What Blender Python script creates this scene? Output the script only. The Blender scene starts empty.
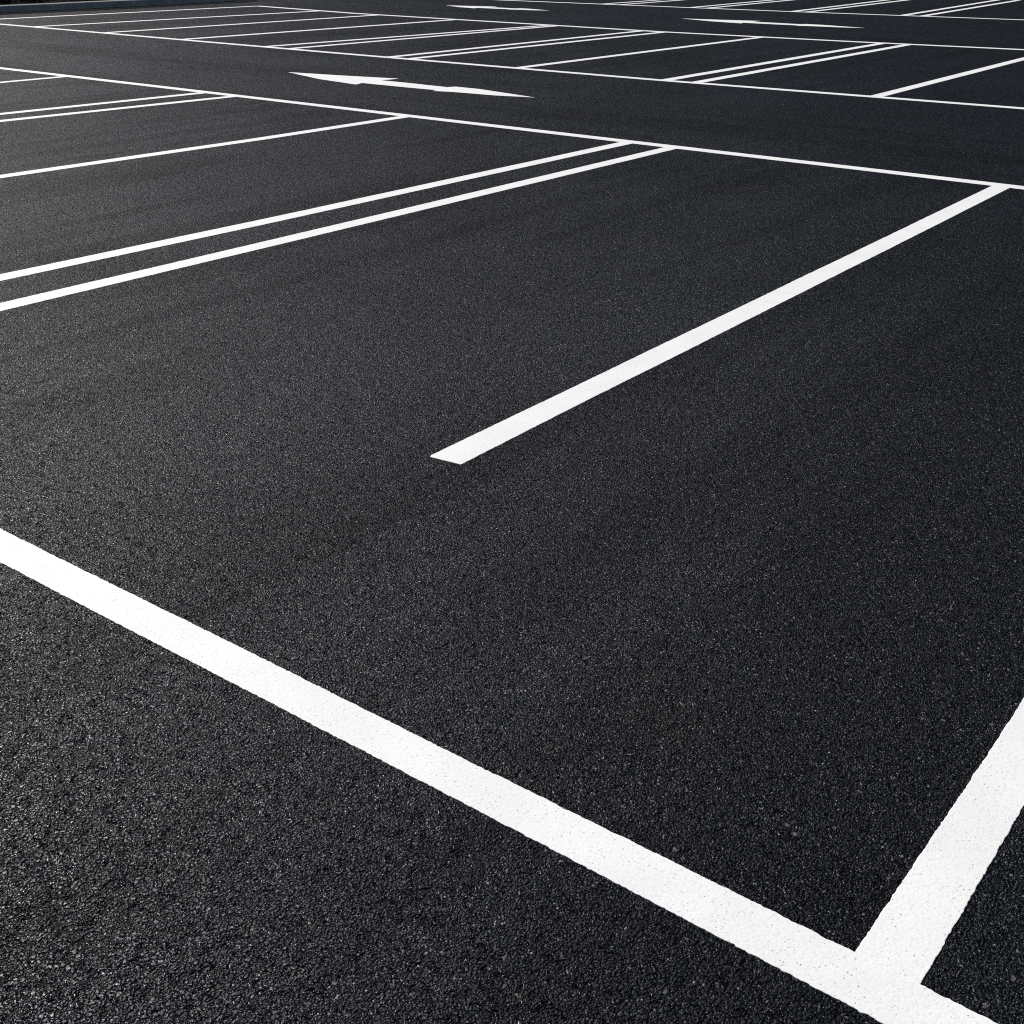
import bpy, bmesh, math, random
from mathutils import Vector, Matrix, noise

# World frame: X runs along the parking bays, Y along the driving aisles, Z up, metres.
R = math.radians
sc = bpy.context.scene
col = sc.collection
random.seed(7)

# ------------------------------------------------------------------ helpers
def tag(o, label=None, cat=None, group=None, kind=None):
    if label: o['label'] = label
    if cat: o['category'] = cat
    if group: o['group'] = group
    if kind: o['kind'] = kind
    return o

def link(name, bm, mat, parent=None, smooth=False):
    me = bpy.data.meshes.new(name)
    bm.to_mesh(me); bm.free()
    if smooth:
        for p in me.polygons: p.use_smooth = True
    o = bpy.data.objects.new(name, me)
    me.materials.append(mat)
    col.objects.link(o)
    if parent: o.parent = parent
    return o

def empty(name, loc):
    o = bpy.data.objects.new(name, None)
    o.empty_display_size = .2
    o.location = loc
    col.objects.link(o)
    return o

class NT:
    """small node-tree writer"""
    def __init__(self, name):
        self.m = bpy.data.materials.new(name); self.m.use_nodes = True
        self.t = self.m.node_tree
        self.t.nodes.clear()
        self.out = self.t.nodes.new('ShaderNodeOutputMaterial')
    def n(self, kind, **kw):
        nd = self.t.nodes.new('ShaderNode' + kind)
        ins = kw.pop('ins', {})
        for k, v in kw.items(): setattr(nd, k, v)
        for k, v in ins.items():
            s = nd.inputs[k]
            if isinstance(v, bpy.types.NodeSocket): self.t.links.new(v, s)
            else: s.default_value = v
        return nd
    def math(self, op, a, b=0.0, c=None, clamp=False):
        nd = self.n('Math', operation=op, use_clamp=clamp)
        for i, v in enumerate((a, b, c)):
            if v is None: continue
            if isinstance(v, bpy.types.NodeSocket): self.t.links.new(v, nd.inputs[i])
            else: nd.inputs[i].default_value = v
        return nd.outputs[0]
    def vmath(self, op, a, b=None, scale=None):
        nd = self.n('VectorMath', operation=op)
        for i, v in enumerate((a, b)):
            if v is None: continue
            if isinstance(v, bpy.types.NodeSocket): self.t.links.new(v, nd.inputs[i])
            else: nd.inputs[i].default_value = v
        if scale is not None:
            if isinstance(scale, bpy.types.NodeSocket): self.t.links.new(scale, nd.inputs['Scale'])
            else: nd.inputs['Scale'].default_value = scale
        return nd.outputs['Value'] if op in ('DOT_PRODUCT', 'LENGTH') else nd.outputs[0]
    def step(self, v, a, b, lo=0.0, hi=1.0):
        nd = self.n('MapRange', interpolation_type='SMOOTHSTEP', ins={'Value': v, 'From Min': a, 'From Max': b, 'To Min': lo, 'To Max': hi})
        return nd.outputs['Result']
    def mix(self, f, a, b):
        nd = self.n('Mix', data_type='RGBA')
        for s, v in ((nd.inputs[0], f), (nd.inputs[6], a), (nd.inputs[7], b)):
            if isinstance(v, bpy.types.NodeSocket): self.t.links.new(v, s)
            else: s.default_value = v
        return nd.outputs[2]
    def noise(self, vec, scale, detail=2.0, rough=.5, dim='2D'):
        return self.n('TexNoise', noise_dimensions=dim, ins={'Vector': vec, 'Scale': scale, 'Detail': detail, 'Roughness': rough})
    def vor(self, vec, scale, feature='F1', rnd=1.0, dim='2D'):
        nd = self.n('TexVoronoi', voronoi_dimensions=dim, feature=feature, ins={'Vector': vec, 'Scale': scale, 'Randomness': rnd})
        return nd
    def surf(self, bsdf): self.t.links.new(bsdf.outputs[0], self.out.inputs['Surface'])
    def disp(self, h, scale, mid):
        d = self.n('Displacement', ins={'Height': h, 'Midlevel': mid, 'Scale': scale})
        self.t.links.new(d.outputs[0], self.out.inputs['Displacement'])

def grey(v, a=1.0): return (v, v, v, a)

# ------------------------------------------------------------------ materials
def asphalt_material():
    w = NT('asphalt')
    P = w.n('TexCoord').outputs['Object']
    # angular stones: warp the lookup a little
    wn = w.noise(P, 210, 1.0)
    wv = w.vmath('SCALE', w.vmath('SUBTRACT', wn.outputs['Color'], (.5, .5, .5)), scale=.0030)
    Q = w.vmath('ADD', P, wv)
    def stones(scale, edge):
        c = w.vor(Q, scale, 'F1')
        rnd = c.outputs['Color']
        if edge: top = w.step(w.vor(Q, scale, 'DISTANCE_TO_EDGE').outputs['Distance'], 0.0, .28)
        else: top = w.step(c.outputs['Distance'], .22, .70, 1.0, 0.0)
        tiltv = w.vmath('SUBTRACT', rnd, (.5, .5, .5))        # every stone lies a little askew
        tilt = w.math('MULTIPLY', w.vmath('DOT_PRODUCT', w.vmath('SUBTRACT', Q, c.outputs['Position']), tiltv), scale)
        rx = w.n('SeparateColor', ins={'Color': rnd})
        return top, tilt, rx.outputs[0], rx.outputs[1], rx.outputs[2]
    t1, s1, a1, b1, c1 = stones(112, True)      # ~9 mm chippings
    t2, s2, a2, b2, c2 = stones(222, False)     # ~5 mm chippings
    big = w.step(a1, .42, .62)               # only some of the large cells hold a large stone
    h1 = w.math('MULTIPLY', t1, w.math('MULTIPLY_ADD', b1, .55, .45))
    h1 = w.math('ADD', h1, w.math('MULTIPLY', s1, .30))
    h2 = w.math('MULTIPLY', t2, w.math('MULTIPLY_ADD', b2, .40, .42))
    h2 = w.math('ADD', h2, w.math('MULTIPLY', s2, .20))
    h = w.math('MAXIMUM', w.math('MULTIPLY', h1, w.math('MULTIPLY_ADD', big, .75, .25)), w.math('MULTIPLY', h2, .86))
    # open voids and short cracks between the stones
    vc = w.noise(P, 34, 2.0, .6)
    void = w.step(vc.outputs['Fac'], .60, .70)
    crack = w.step(w.math('ABSOLUTE', w.math('SUBTRACT', vc.outputs['Fac'], .48)), .004, .018, 1, 0)
    gate = w.n('SeparateColor', ins={'Color': vc.outputs['Color']}).outputs[1]
    crack = w.math('MULTIPLY', crack, w.step(gate, .50, .62))
    hole = w.math('MAXIMUM', w.math('MULTIPLY', void, .5), w.math('MULTIPLY', crack, .95))
    H = w.math('SUBTRACT', h, hole)
    H = w.math('MINIMUM', H, 1.0)
    w.disp(H, DISP, 1.0)
    # colour: black binder on top of stones, a few bare pale ones
    tone = w.math('MULTIPLY_ADD', b2, .0024, .0006)
    tone = w.math('ADD', tone, w.math('MULTIPLY', w.math('MULTIPLY', b1, big), .004))
    low = w.noise(P, .55, 4.0, .6).outputs['Fac']
    xyz = w.n('SeparateXYZ', ins={'Vector': P})
    X, Y = xyz.outputs[0], xyz.outputs[1]
    sbay = w.noise(w.vmath('MULTIPLY', P, (.16, 2.3, 1)), 1.0, 4.0, .62).outputs['Fac']
    sais = w.noise(w.vmath('MULTIPLY', P, (2.1, .10, 1)), 1.0, 4.0, .62).outputs['Fac']
    ais = w.math('ADD', w.math('COMPARE', X, 10.85, 2.15), w.math('COMPARE', X, 24.3, 3.7), clamp=True)
    streak = w.math('ADD', w.math('MULTIPLY', sbay, w.math('SUBTRACT', 1.0, ais)), w.math('MULTIPLY', sais, ais))
    k = w.math('MULTIPLY', w.math('MULTIPLY_ADD', low, 1.1, .45), w.step(streak, .30, .62, .75, 1.08))
    tone = w.math('MULTIPLY', tone, k)
    c = w.n('CombineColor', ins={0: w.math('MULTIPLY', tone, .75), 1: w.math('MULTIPLY', tone, 1.02), 2: w.math('MULTIPLY', tone, 1.4)}).outputs[0]
    # faint brown dusting
    dust = w.step(w.noise(P, 1.3, 5.0, .65).outputs['Fac'], .60, .76, 0, .16)
    c = w.mix(dust, c, (.026, .016, .010, 1))
    pale = w.math('ADD', w.math('MULTIPLY', w.math('GREATER_THAN', c2, .991), t2), w.math('MULTIPLY', w.math('GREATER_THAN', c1, .9955), t1), clamp=True)
    c = w.mix(w.math('MULTIPLY', pale, w.math('MULTIPLY_ADD', a2, .7, .3)), c, (.20, .19, .18, 1))
    dark = w.math('MAXIMUM', hole, w.step(h, .10, .58, .44, 0))  # occlusion between stones painted into colour and sheen, along with dark binder
    c = w.mix(w.math('MULTIPLY', dark, .6, clamp=True), c, grey(.0015))
    rough = w.math('ADD', w.math('MULTIPLY_ADD', a2, .22, ROUGH), w.step(streak, .3, .62, .03, 0))
    spec = w.math('MULTIPLY', w.math('MULTIPLY', w.step(streak, .37, .52, .83, 1.02), w.math('MULTIPLY_ADD', low, .4, .8)), w.math('ADD', w.math('MULTIPLY_ADD', b2, SPEC * .5, SPEC * .62), w.step(c2, .94, .98, 0, .45)))
    # matt binder plus a weak sheen that does not climb towards grazing view (the stones shade one another)
    fr = w.n('Fresnel', ins={'IOR': 1.3}).outputs[0]
    spec = w.math('MULTIPLY', spec, w.math('MULTIPLY_ADD', fr, 1.4, 1.0))
    spec = w.math('MULTIPLY', spec, w.math('MULTIPLY_ADD', w.math('MINIMUM', dark, 1.0), -.85, 1.0))
    g = w.n('CombineColor', ins={0: w.math('MULTIPLY', spec, GLOSS * .985), 1: w.math('MULTIPLY', spec, GLOSS), 2: w.math('MULTIPLY', spec, GLOSS * 1.06)}).outputs[0]
    gl = w.n('BsdfAnisotropic', distribution='GGX', ins={'Color': g, 'Roughness': rough})
    df = w.n('BsdfDiffuse', ins={'Color': c, 'Roughness': .5})
    w.surf(w.n('AddShader', ins={0: df.outputs[0], 1: gl.outputs[0]}))
    w.m.displacement_method = 'BOTH'
    return w.m

def paint_material():
    w = NT('white_road_paint')
    P = w.n('TexCoord').outputs['Object']
    G = w.n('NewGeometry').outputs['Position']
    e = w.vor(G, 150, 'SMOOTH_F1')
    n1 = w.noise(G, 420, 2.0)
    n2 = w.noise(G, 5.0, 4.0, .6)
    h = w.math('ADD', w.math('MULTIPLY', e.outputs['Distance'], -.8), w.math('MULTIPLY', n1.outputs['Fac'], .5))
    bump = w.n('Bump', ins={'Strength': .16, 'Distance': .002, 'Height': h})
    # pin holes where a gap between stones was not filled
    pv = w.vor(G, 120, 'F1')
    pc = w.n('SeparateColor', ins={'Color': pv.outputs['Color']})
    clus = w.step(w.noise(G, 14, 2.0).outputs['Fac'], .36, .62, .86, .5)
    pick = w.math('GREATER_THAN', pc.outputs[0], clus)
    rad = w.math('MULTIPLY_ADD', pc.outputs[1], .16, .04)
    pin = w.math('MULTIPLY', pick, w.step(w.math('DIVIDE', pv.outputs['Distance'], rad), .6, 1.2, 1, 0))
    c = w.mix(w.step(n2.outputs['Fac'], .35, .7), (.875, .868, .845, 1), (.92, .914, .895, 1))
    c = w.mix(w.step(e.outputs['Distance'], .38, .70, 0, .2), c, (.62, .62, .61, 1))
    c = w.mix(w.math('MULTIPLY', pin, w.math('MULTIPLY_ADD', pc.outputs[2], .6, .25)), c, (.10, .09, .08, 1))
    c = w.mix(w.step(n1.outputs['Fac'], .50, .72, 0, .24), c, (.60, .60, .60, 1))
    b = w.n('BsdfPrincipled', ins={'Base Color': c, 'Roughness': .62, 'Specular IOR Level': .35, 'Normal': bump.outputs[0]})
    w.surf(b)
    return w.m

def simple(name, c0, c1, scale, rough=.8, bump=.4, dist=.01, spec=.3):
    w = NT(name)
    P = w.n('TexCoord').outputs['Object']
    n = w.noise(P, scale, 5.0, .62, '3D')
    c = w.mix(w.step(n.outputs['Fac'], .3, .7), c0, c1)
    f = w.noise(P, scale * 14, 3.0, .6, '3D')
    c = w.mix(w.step(f.outputs['Fac'], .5, .75, 0, .35), c, tuple(v * .5 for v in c0[:3]) + (1,))
    bp = w.n('Bump', ins={'Strength': bump, 'Distance': dist, 'Height': f.outputs['Fac']})
    w.surf(w.n('BsdfPrincipled', ins={'Base Color': c, 'Roughness': rough, 'Specular IOR Level': spec, 'Normal': bp.outputs[0]}))
    return w.m

DISP, ROUGH, SPEC = .0017, .27, .30
GLOSS = .129
M_ASPH = asphalt_material()
M_PAINT = paint_material()
M_KERB = simple('kerb_concrete', (.22, .225, .225, 1), (.34, .335, .32, 1), 3.5)
M_STRIP = simple('kerb_strip_black', (.002, .002, .002, 1), (.005, .005, .005, 1), 5, .95, .3, .01, .02)
M_SOIL = simple('soil', (.004, .0035, .002, 1), (.010, .008, .004, 1), 6, .95, .8, .03, .02)
M_LEAF = simple('shrub_leaf', (.022, .036, .012, 1), (.05, .072, .02, 1), 9, .6, .1)
M_STEM = simple('shrub_stem', (.035, .026, .018, 1), (.06, .045, .03, 1), 20, .9)

# ------------------------------------------------------------------ ground
def steps(centre, near, first, ratio, far):
    """graded grid lines: fine around the place the photo is taken from, coarse far away"""
    a = [0.0]; s = first
    while a[-1] < far:
        if a[-1] > near: s *= ratio
        a.append(a[-1] + s)
    return [centre - x for x in reversed(a[1:])] + [centre + x for x in a]

bm = bmesh.new()
xs = steps(1.6, 2.5, .25, 1.22, 320); ys = steps(1.6, 2.5, .25, 1.22, 320)
grid = [[bm.verts.new((x, y, 0)) for y in ys] for x in xs]
for i in range(len(xs) - 1):
    for j in range(len(ys) - 1):
        bm.faces.new((grid[i][j], grid[i + 1][j], grid[i + 1][j + 1], grid[i][j + 1]))
ground = link('asphalt_ground', bm, M_ASPH)
tag(ground, 'black asphalt surface of the parking lot', None, None, 'structure')
sub = ground.modifiers.new('dice', 'SUBSURF')
sub.subdivision_type = 'SIMPLE'; sub.levels = 0; sub.render_levels = 1
sc.cycles.feature_set = 'EXPERIMENTAL'
ground.cycles.use_adaptive_subdivision = True
ground.cycles.dicing_rate = 1.0
sc.cycles.dicing_rate = 1.0
sc.cycles.offscreen_dicing_scale = 30
sc.cycles.pixel_filter_type = 'BLACKMAN_HARRIS'; sc.cycles.filter_width = 1.1
sc.cycles.use_denoising = False
sc.cycles.sample_clamp_direct = 1.6
sc.cycles.max_bounces = 3; sc.cycles.diffuse_bounces = 2; sc.cycles.glossy_bounces = 1
sc.cycles.use_adaptive_sampling = True; sc.cycles.adaptive_threshold = .015; sc.cycles.adaptive_min_samples = 24
sc.cycles.caustics_reflective = False
sc.cycles.max_subdivisions = 12

# ------------------------------------------------------------------ painted markings
CAM = Vector((0, 0, 1.5))
def ragged(p, seed, amp):
    """sideways wander of a painted edge: stone-sized bites and a slow drift"""
    a = noise.noise(Vector((p.x * 95, p.y * 95, seed * 7.3)))
    b = noise.noise(Vector((p.x * 210, p.y * 210, seed * 3.1 + 40)))
    c = noise.noise(Vector((p.x * 1.3, p.y * 1.3, seed * 5.7 + 80)))
    d = noise.noise(Vector((p.x * 30, p.y * 30, seed * 1.9 + 20)))
    return amp * (a * 1.0 + b * .6 + d * .7) + .003 * c

def strip(name, pts, width, z=.0006, amp=.0022, seed=0, square=True, ends=None):
    """painted stripe along a polyline; edges follow the stones; sides turn down into the surface"""
    pts = [Vector((p[0], p[1], 0)) for p in pts]
    org = pts[0].copy()
    L, Rr = [], []
    for k in range(len(pts) - 1):
        a, b = pts[k], pts[k + 1]
        d = (b - a); ln = d.length; d.normalize(); nrm = Vector((-d.y, d.x, 0))
        t = 0.0
        while t < ln:
            p = a + d * t
            L.append(p + nrm * (width / 2 + ragged(p + nrm, seed + 1, amp)))
            Rr.append(p - nrm * (width / 2 + ragged(p - nrm, seed + 2, amp)))
            dist = (p - CAM).length
            t += min(max(.0030, .0012 * dist * dist / 3), .25)
        if k == len(pts) - 2:
            L.append(b + nrm * width / 2); Rr.append(b - nrm * width / 2)
    if ends:                         # explicit end shape of the first end (left corner, right corner)
        L[0] = Vector((*ends[0], 0)); Rr[0] = Vector((*ends[1], 0))
    bm = bmesh.new()
    rows = []
    zz = Vector((0, 0, 1))
    for l, r in zip(L, Rr):
        w = (r - l).normalized() * .0012
        rows.append([bm.verts.new(q - org) for q in (l - zz * .006, l + zz * (z - .0003), l + w + zz * z, r - w + zz * z, r + zz * (z - .0003), r - zz * .006)])
    for a, b in zip(rows, rows[1:]):
        for i in range(5):
            bm.faces.new((a[i], a[i + 1], b[i + 1], b[i]))
    bm.faces.new(rows[0]); bm.faces.new(list(reversed(rows[-1])))
    bmesh.ops.recalc_face_normals(bm, faces=bm.faces)
    o = link(name, bm, M_PAINT)
    o.location = org
    return o

W = .117
LONG = 'long white lines along the parking rows'
seed = [0]
def line(pts, label, group, width=W, z=.0006, cat='bay line', name='bay_line', **kw):
    seed[0] += 5
    return tag(strip(name, pts, width, z, seed=seed[0], **kw), label, cat, group)

LZ = .0009    # long lines were sprayed after the bay lines and lie a hair on top
line([(1.392, -5), (1.424, .15), (1.432, 1.8), (1.4375, 2.9), (1.47, 9)], 'widest white line, crossing the foreground from left edge to bottom right corner', LONG, width=.108, z=LZ, cat='long line', name='long_line', amp=.0021)
line([(8.64, -4), (8.64, 24)], 'long white line on the near side of the aisle with the largest arrow', LONG, width=.13, z=LZ, cat='long line', name='long_line')
line([(13.25, -4), (13.09, 3.2), (12.94, 7.4), (12.985, 13), (13.14, 20.5), (13.22, 26)], 'long white line on the far side of the aisle with the largest arrow', LONG, width=.15, z=LZ, cat='long line', name='long_line')
line([(20.95, -3), (20.68, 5.3), (20.35, 8), (20.12, 11.6), (20.36, 19.5), (20.93, 23.3)], 'long white line behind the middle bays, ending at a corner near the kerb', LONG, width=.20, z=LZ, cat='long line', name='long_line')
line([(29.4, 2), (29.02, 7.5), (28.68, 10), (28.3, 12.8), (28.04, 16.5), (27.76, 21.1), (27.6, 26)], 'faint farthest long white line, behind the two small arrows', LONG, width=.22, z=LZ, cat='long line', name='long_line')

B1, B2, B3 = 'white bay lines of the front row', 'white bay lines of the middle row', 'white bay lines of the farthest row'
E2 = 8.60
line([(1.47, .326), (2.2, .311), (E2, .23)], 'thick white line rising from the foreground line at the lower right edge', B1, width=.108, amp=.0015)
line([(2.626, 2.2145), (8.60, 2.196)], 'single white line with a free slanted end in the centre of the bare asphalt', B1, width=.120, amp=.0018, ends=((2.619, 2.269), (2.632, 2.158)))
line([(2.63, 4.885), (4.245, 4.854), (E2, 4.792)], 'nearer stripe of the large double line at the left', B1)
line([(2.63, 5.353), (4.633, 5.285), (E2, 5.21)], 'farther stripe of the large double line at the left', B1)
line([(2.63, 7.80), (4.507, 7.757), (6.79, 7.66), (E2, 7.644)], 'single white line between the two double lines at the left', B1)
line([(2.63, 10.36), (6.02, 10.20), (E2, 10.03)], 'nearer stripe of the small double line at the left edge', B1)
line([(2.63, 10.77), (6.28, 10.617), (E2, 10.51)], 'farther stripe of the small double line at the left edge', B1)
line([(2.63, 12.97), (E2, 12.98)], 'short single white line at the upper left edge, before the arrow aisle', B1)

mid = [
 ((13.07, 4.82), (20.68, 4.90), 'rightmost single white line of the middle row, cut by the right edge'),
 ((12.97, 6.986), (20.42, 7.095), 'nearer stripe of the right-hand double line in the middle row'),
 ((12.96, 7.388), (20.40, 7.516), 'farther stripe of the right-hand double line in the middle row'),
 ((12.97, 9.593), (20.22, 9.629), 'single white line between the right-hand and central double lines of the middle row'),
 ((13.0, 11.471), (20.1, 11.514), 'nearer stripe of the central double line behind the largest arrow'),
 ((13.0, 11.85), (20.1, 11.985), 'farther stripe of the central double line behind the largest arrow'),
 ((13.02, 13.88), (20.15, 13.92), 'nearer stripe of the left double line in the middle row'),
 ((13.02, 14.42), (20.15, 14.14), 'farther stripe of the left double line in the middle row'),
 ((13.04, 16.42), (20.22, 16.53), 'first single white line left of the double lines in the middle row'),
 ((13.08, 18.52), (20.28, 18.74), 'second single white line left of the double lines in the middle row'),
 ((13.13, 20.65), (20.45, 20.73), 'second white line from the kerb, third single left of the middle double lines'),
 ((11.9, 22.97), (20.93, 23.256), 'thin white line closest to the concrete kerb'),
]
for p, q, lb in mid: line([p, q], lb, B2, width=.14 if p[1] < 15 else .16)
far = [
 ((29.2, 7.40), (37.5, 7.9), 'white line stub at the far right edge beyond the small arrows'),
 ((28.68, 9.78), (39.2, 10.53), 'nearer stripe of the rightmost double line in the farthest row'),
 ((28.62, 10.21), (39.0, 11.05), 'farther stripe of the rightmost double line in the farthest row'),
 ((28.36, 12.42), (38.6, 13.12), 'nearer stripe of the second double line from the right in the farthest row'),
 ((28.32, 12.78), (38.6, 13.60), 'farther stripe of the second double line from the right in the farthest row'),
 ((28.15, 14.98), (38.5, 15.72), 'nearer stripe of the third double line from the right in the farthest row'),
 ((28.12, 15.42), (38.5, 16.14), 'farther stripe of the third double line from the right in the farthest row'),
 ((28.0, 17.42), (36, 17.86), 'nearer stripe of the leftmost faint double line at the top edge'),
 ((27.97, 17.95), (36, 18.25), 'farther stripe of the leftmost faint double line at the top edge'),
]
for p, q, lb in far: line([p, q], lb, B3, width=.16)

# double-headed arrows on the aisles (outline in metres, about the arrow's middle)
ARROW = [(.11, 1.92), (.27, 1.12), (.455, .40), (.18, .425), (.185, .0), (.16, -.36), (.15, -.60), (.25, -.64), (.245, -.98),
         (.02, -1.91), (-.11, -1.48), (-.166, -.92), (-.235, -.71), (-.150, -.70), (-.166, -.3), (-.166, .41), (-.325, .35), (-.20, 1.06)]
def arrow():
    out = []
    n = len(ARROW)
    for i in range(n):
        a, b = Vector((*ARROW[i], 0)), Vector((*ARROW[(i + 1) % n], 0))
        m = max(2, int((b - a).length / .04))
        for k in range(m):
            p = a.lerp(b, k / m)
            d = (b - a).normalized()
            if k: p += Vector((d.y, -d.x, 0)) * .006 * noise.noise(p * 14)
            out.append(p)
    bm = bmesh.new()
    top = [bm.verts.new((p.x, p.y, .0007)) for p in out]
    bot = [bm.verts.new((p.x, p.y, -.006)) for p in out]
    bm.faces.new(top)
    for i in range(len(out)):
        j = (i + 1) % len(out)
        bm.faces.new((bot[i], bot[j], top[j], top[i]))
    bmesh.ops.triangulate(bm, faces=[f for f in bm.faces if len(f.verts) > 4])
    bmesh.ops.recalc_face_normals(bm, faces=bm.faces)
    return link('arrow_marking', bm, M_PAINT)
GA = 'double-headed arrows painted on the aisles'
ar = tag(arrow(), 'largest white double-headed arrow, on the nearer aisle', 'arrow marking', GA)
ar.location = (10.55, 9.48, 0)
for loc, sy, rz, lb in (((23.82, 11.25, 0), 1.08, 0, 'thin white double-headed arrow at the top right, second in size'),
                        ((24.38, 18.71, 0), .83, 1.5, 'smallest white double-headed arrow, at the top centre')):
    a = ar.copy(); col.objects.link(a)
    a.location = loc; a.scale = (1.3, sy, 1); a.rotation_euler.z = R(rz); a['label'] = lb

# ------------------------------------------------------------------ kerb, planting bed, shrubs
KH, KD = .145, .20
path = [(6, 24.5), (11, 24.64), (14.8, 24.80), (18.1, 24.96), (20.2, 25.2), (21.6, 25.35)]
cx, cy, rr = 21.6, 26.2, .85
for k in range(1, 9):
    a = R(-82 + k * 82 / 8)
    path.append((cx + rr * math.cos(a) + .02, cy + rr * math.sin(a)))
path += [(22.47, 28), (22.47, 31), (22.47, 36)]
path = [Vector((x, y, 0)) for x, y in path]
def resample(path, ds):
    out = [path[0]]; need = ds
    for a, b in zip(path, path[1:]):
        ln = (b - a).length; pos = 0.0
        while pos + need <= ln:
            pos += need; out.append(a.lerp(b, pos / ln)); need = ds
        need -= ln - pos
    return out
kerb = tag(empty('kerb', (14.8, 24.3, 0)), 'grey concrete kerb edging the dark planting bed at the top left', 'kerb')
fine = resample(path, .12)
per = 15
for s in range(0, len(fine) - per, per):
    seg = fine[s:s + per + 1]
    bm = bmesh.new(); prev = None
    n = len(seg)
    jz, jn = random.uniform(-.004, .004), random.uniform(-.006, .006)
    for i, p in enumerate(seg):
        t = (seg[min(i + 1, n - 1)] - seg[max(i - 1, 0)]).normalized()
        nn = Vector((-t.y, t.x, 0))          # away from the lot
        q = p.copy()
        if i == 0: q = p + t * .006
        if i == n - 1: q = p - t * .006
        prof = [(0 + jn, -.05), (.004 + jn, KH - .035), (.016 + jn, KH - .010), (.04 + jn, KH), (KD + jn, KH), (KD + jn, -.05)]
        ring = [bm.verts.new(q + nn * a + Vector((0, 0, b + (jz if b > 0 else 0))) - kerb.location) for a, b in prof]
        if prev:
            for k in range(5): bm.faces.new((prev[k], prev[k + 1], ring[k + 1], ring[k]))
        else: bm.faces.new(ring)
        prev = ring
    bm.faces.new(list(reversed(prev)))
    bmesh.ops.recalc_face_normals(bm, faces=bm.faces)
    link('kerb_stone', bm, M_KERB, kerb)

bm = bmesh.new(); prev = None  # flat near-black strip along the foot of the kerb
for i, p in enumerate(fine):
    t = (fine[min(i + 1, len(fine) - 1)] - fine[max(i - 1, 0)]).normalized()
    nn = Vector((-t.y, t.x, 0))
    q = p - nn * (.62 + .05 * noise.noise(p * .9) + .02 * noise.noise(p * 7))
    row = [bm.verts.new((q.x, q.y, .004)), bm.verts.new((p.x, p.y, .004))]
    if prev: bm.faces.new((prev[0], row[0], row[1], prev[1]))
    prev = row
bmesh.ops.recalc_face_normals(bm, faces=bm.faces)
tag(link('kerb_strip', bm, M_STRIP), 'black strip at the foot of the kerb', None, None, 'structure')

bm = bmesh.new()
inner = []
for i, p in enumerate(fine):
    t = (fine[min(i + 1, len(fine) - 1)] - fine[max(i - 1, 0)]).normalized()
    inner.append(p + Vector((-t.y, t.x, 0)) * (KD - .01))
edge = [bm.verts.new((p.x, p.y, KH - .03)) for p in inner]
crest = [bm.verts.new((min(p.x, 21.4 if p.x > 20.5 else p.x), max(p.y, 25.1) + (1.0 if p.y < 26 else 0), KH + .10 + .05 * noise.noise(p * 1.7))) for p in inner]
for i in range(len(edge) - 1):
    try: bm.faces.new((edge[i], edge[i + 1], crest[i + 1], crest[i]))
    except ValueError: pass
far_ = bm.verts.new((6, 40, KH + .12))
for i in range(len(crest) - 1):
    try: bm.faces.new((crest[i], crest[i + 1], far_))
    except ValueError: pass
bmesh.ops.recalc_face_normals(bm, faces=bm.faces)
tag(link('planting_bed', bm, M_SOIL), 'dark soil bed behind the kerb', None, None, 'structure')

def shrub(x, y, r, hgt, n, label):
    root = tag(empty('shrub', (x, y, KH)), label, 'shrub', 'shrubs in the bed behind the kerb')
    bm = bmesh.new()
    clumps = []
    for _ in range(16):
        a = random.uniform(0, 2 * math.pi); q = math.sqrt(random.random()) * r * .8
        clumps.append((Vector((q * math.cos(a), q * math.sin(a), random.uniform(.08, hgt * (1 - .5 * q / r)))), random.uniform(.14, .26)))
    for _ in range(n):
        c, cr = random.choice(clumps)
        d = Vector((random.gauss(0, 1), random.gauss(0, 1), random.gauss(0, .8))).normalized()
        p = c + d * cr * random.uniform(.55, 1.05)
        p.z = max(p.z, .0)
        u = Vector((random.gauss(0, 1), random.gauss(0, 1), random.gauss(0, 1))).normalized()
        v = u.cross(d).normalized() if abs(u.dot(d)) < .98 else Vector((1, 0, 0))
        u = (d * .5 + u).normalized()
        l, wd = random.uniform(.05, .085), random.uniform(.018, .03)
        vs = [bm.verts.new(q) for q in (p, p + u * l * .5 + v * wd, p + u * l, p + u * l * .5 - v * wd)]
        bm.faces.new(vs)
    link('foliage', bm, M_LEAF, root)
    bm = bmesh.new()
    for c, cr in clumps[:9]:
        a = Vector((random.uniform(-.05, .05), random.uniform(-.05, .05), -.02)); d = (c - a)
        s = d.cross(Vector((.3, .7, .1))).normalized(); t = d.cross(s).normalized()
        lo = [bm.verts.new(a + (s * math.cos(k * 2.094) + t * math.sin(k * 2.094)) * .012) for k in range(3)]
        hi = [bm.verts.new(c + (s * math.cos(k * 2.094) + t * math.sin(k * 2.094)) * .004) for k in range(3)]
        for k in range(3): bm.faces.new((lo[k], lo[(k + 1) % 3], hi[(k + 1) % 3], hi[k]))
    link('stem', bm, M_STEM, root)
shrub(14.3, 26.0, .62, .50, 1700, 'dark shrub in the bed at the extreme top left corner')
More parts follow.
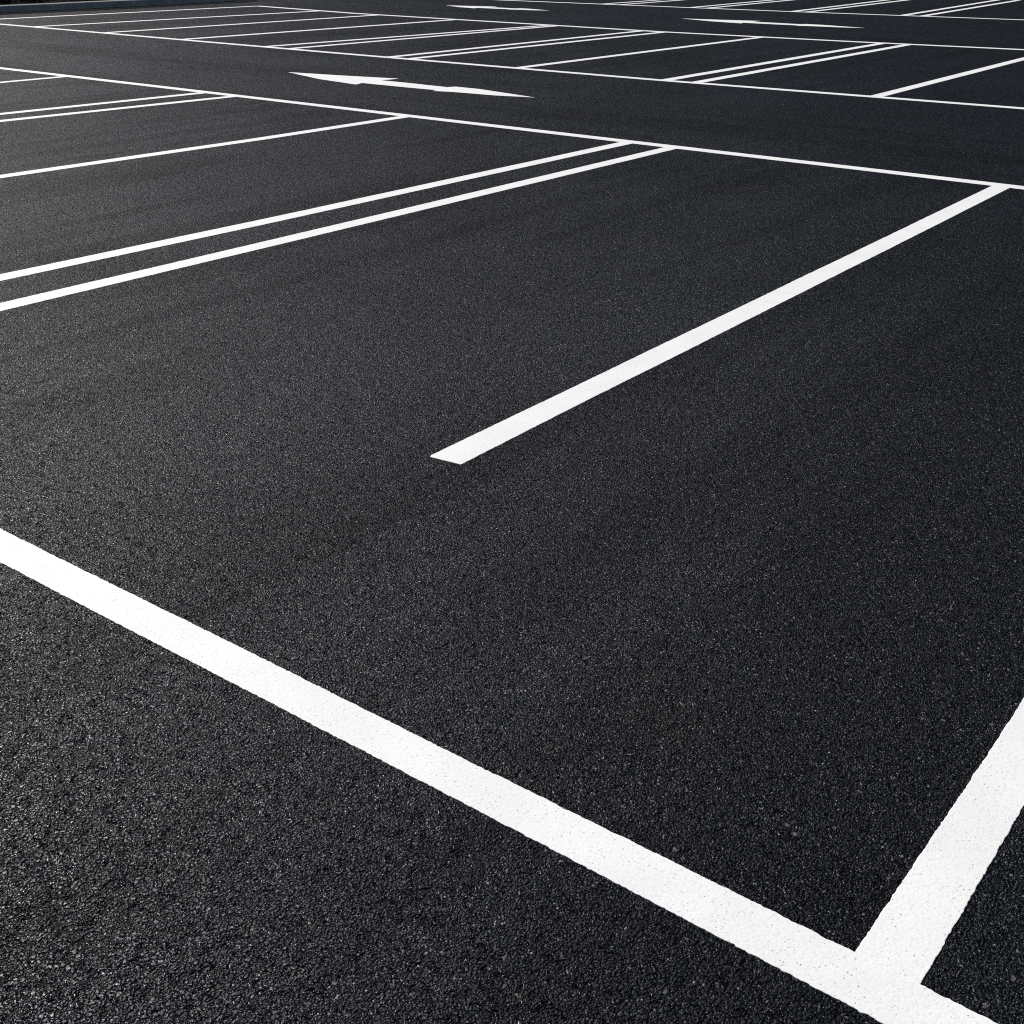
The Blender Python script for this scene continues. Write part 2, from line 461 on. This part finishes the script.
shrub(15.4, 26.1, .62, .50, 1700, 'dark shrub second from the left corner, behind the kerb')
shrub(16.5, 26.15, .62, .50, 1700, 'dark shrub third from the left corner, behind the kerb')
shrub(17.6, 26.3, .62, .50, 1700, 'dark shrub fourth from the left corner, behind the kerb')
shrub(18.7, 26.4, .62, .50, 1700, 'dark shrub behind the kerb where the kerb reaches the top edge')

# ------------------------------------------------------------------ light
SUN_AZ, SUN_EL = 78.0, 36.5       # azimuth measured from +X towards +Y
wld = bpy.data.worlds.new('World'); sc.world = wld; wld.use_nodes = True
nt = wld.node_tree
bg = nt.nodes['Background']
sky = nt.nodes.new('ShaderNodeTexSky'); sky.sky_type = 'NISHITA'; sky.sun_disc = False
sky.sun_elevation = R(SUN_EL); sky.sun_rotation = R(90 - SUN_AZ)
sky.air_density = 1.0; sky.dust_density = .6; sky.ozone_density = 1.5
nt.links.new(sky.outputs[0], bg.inputs['Color']); bg.inputs['Strength'].default_value = .064
sd = bpy.data.lights.new('sun', 'SUN'); sd.energy = 5.0; sd.angle = R(.53); sd.color = (1, .95, .885)
sun = bpy.data.objects.new('sun', sd); col.objects.link(sun)
dirv = Vector((math.cos(R(SUN_AZ)) * math.cos(R(SUN_EL)), math.sin(R(SUN_AZ)) * math.cos(R(SUN_EL)), math.sin(R(SUN_EL))))
sun.rotation_euler = dirv.to_track_quat('Z', 'Y').to_euler()
sun.location = dirv * 20

# ------------------------------------------------------------------ camera
cd = bpy.data.cameras.new('camera'); cam = bpy.data.objects.new('camera', cd); col.objects.link(cam)
m3 = Matrix(((0.59816255, 0.34851619, -0.72162181), (-0.80133232, 0.26939768, -0.53412677), (0.00825141, 0.8977535, 0.44042089)))
cam.matrix_world = Matrix.Translation((0, 0, 1.5)) @ m3.to_4x4()
cd.sensor_width = 36; cd.lens = 36 * 1167.79 / 1024
cd.clip_start = .05; cd.clip_end = 2000
sc.camera = cam
sc.view_settings.view_transform = 'Standard'; sc.view_settings.look = 'None'
sc.view_settings.exposure = 0; sc.view_settings.gamma = 1
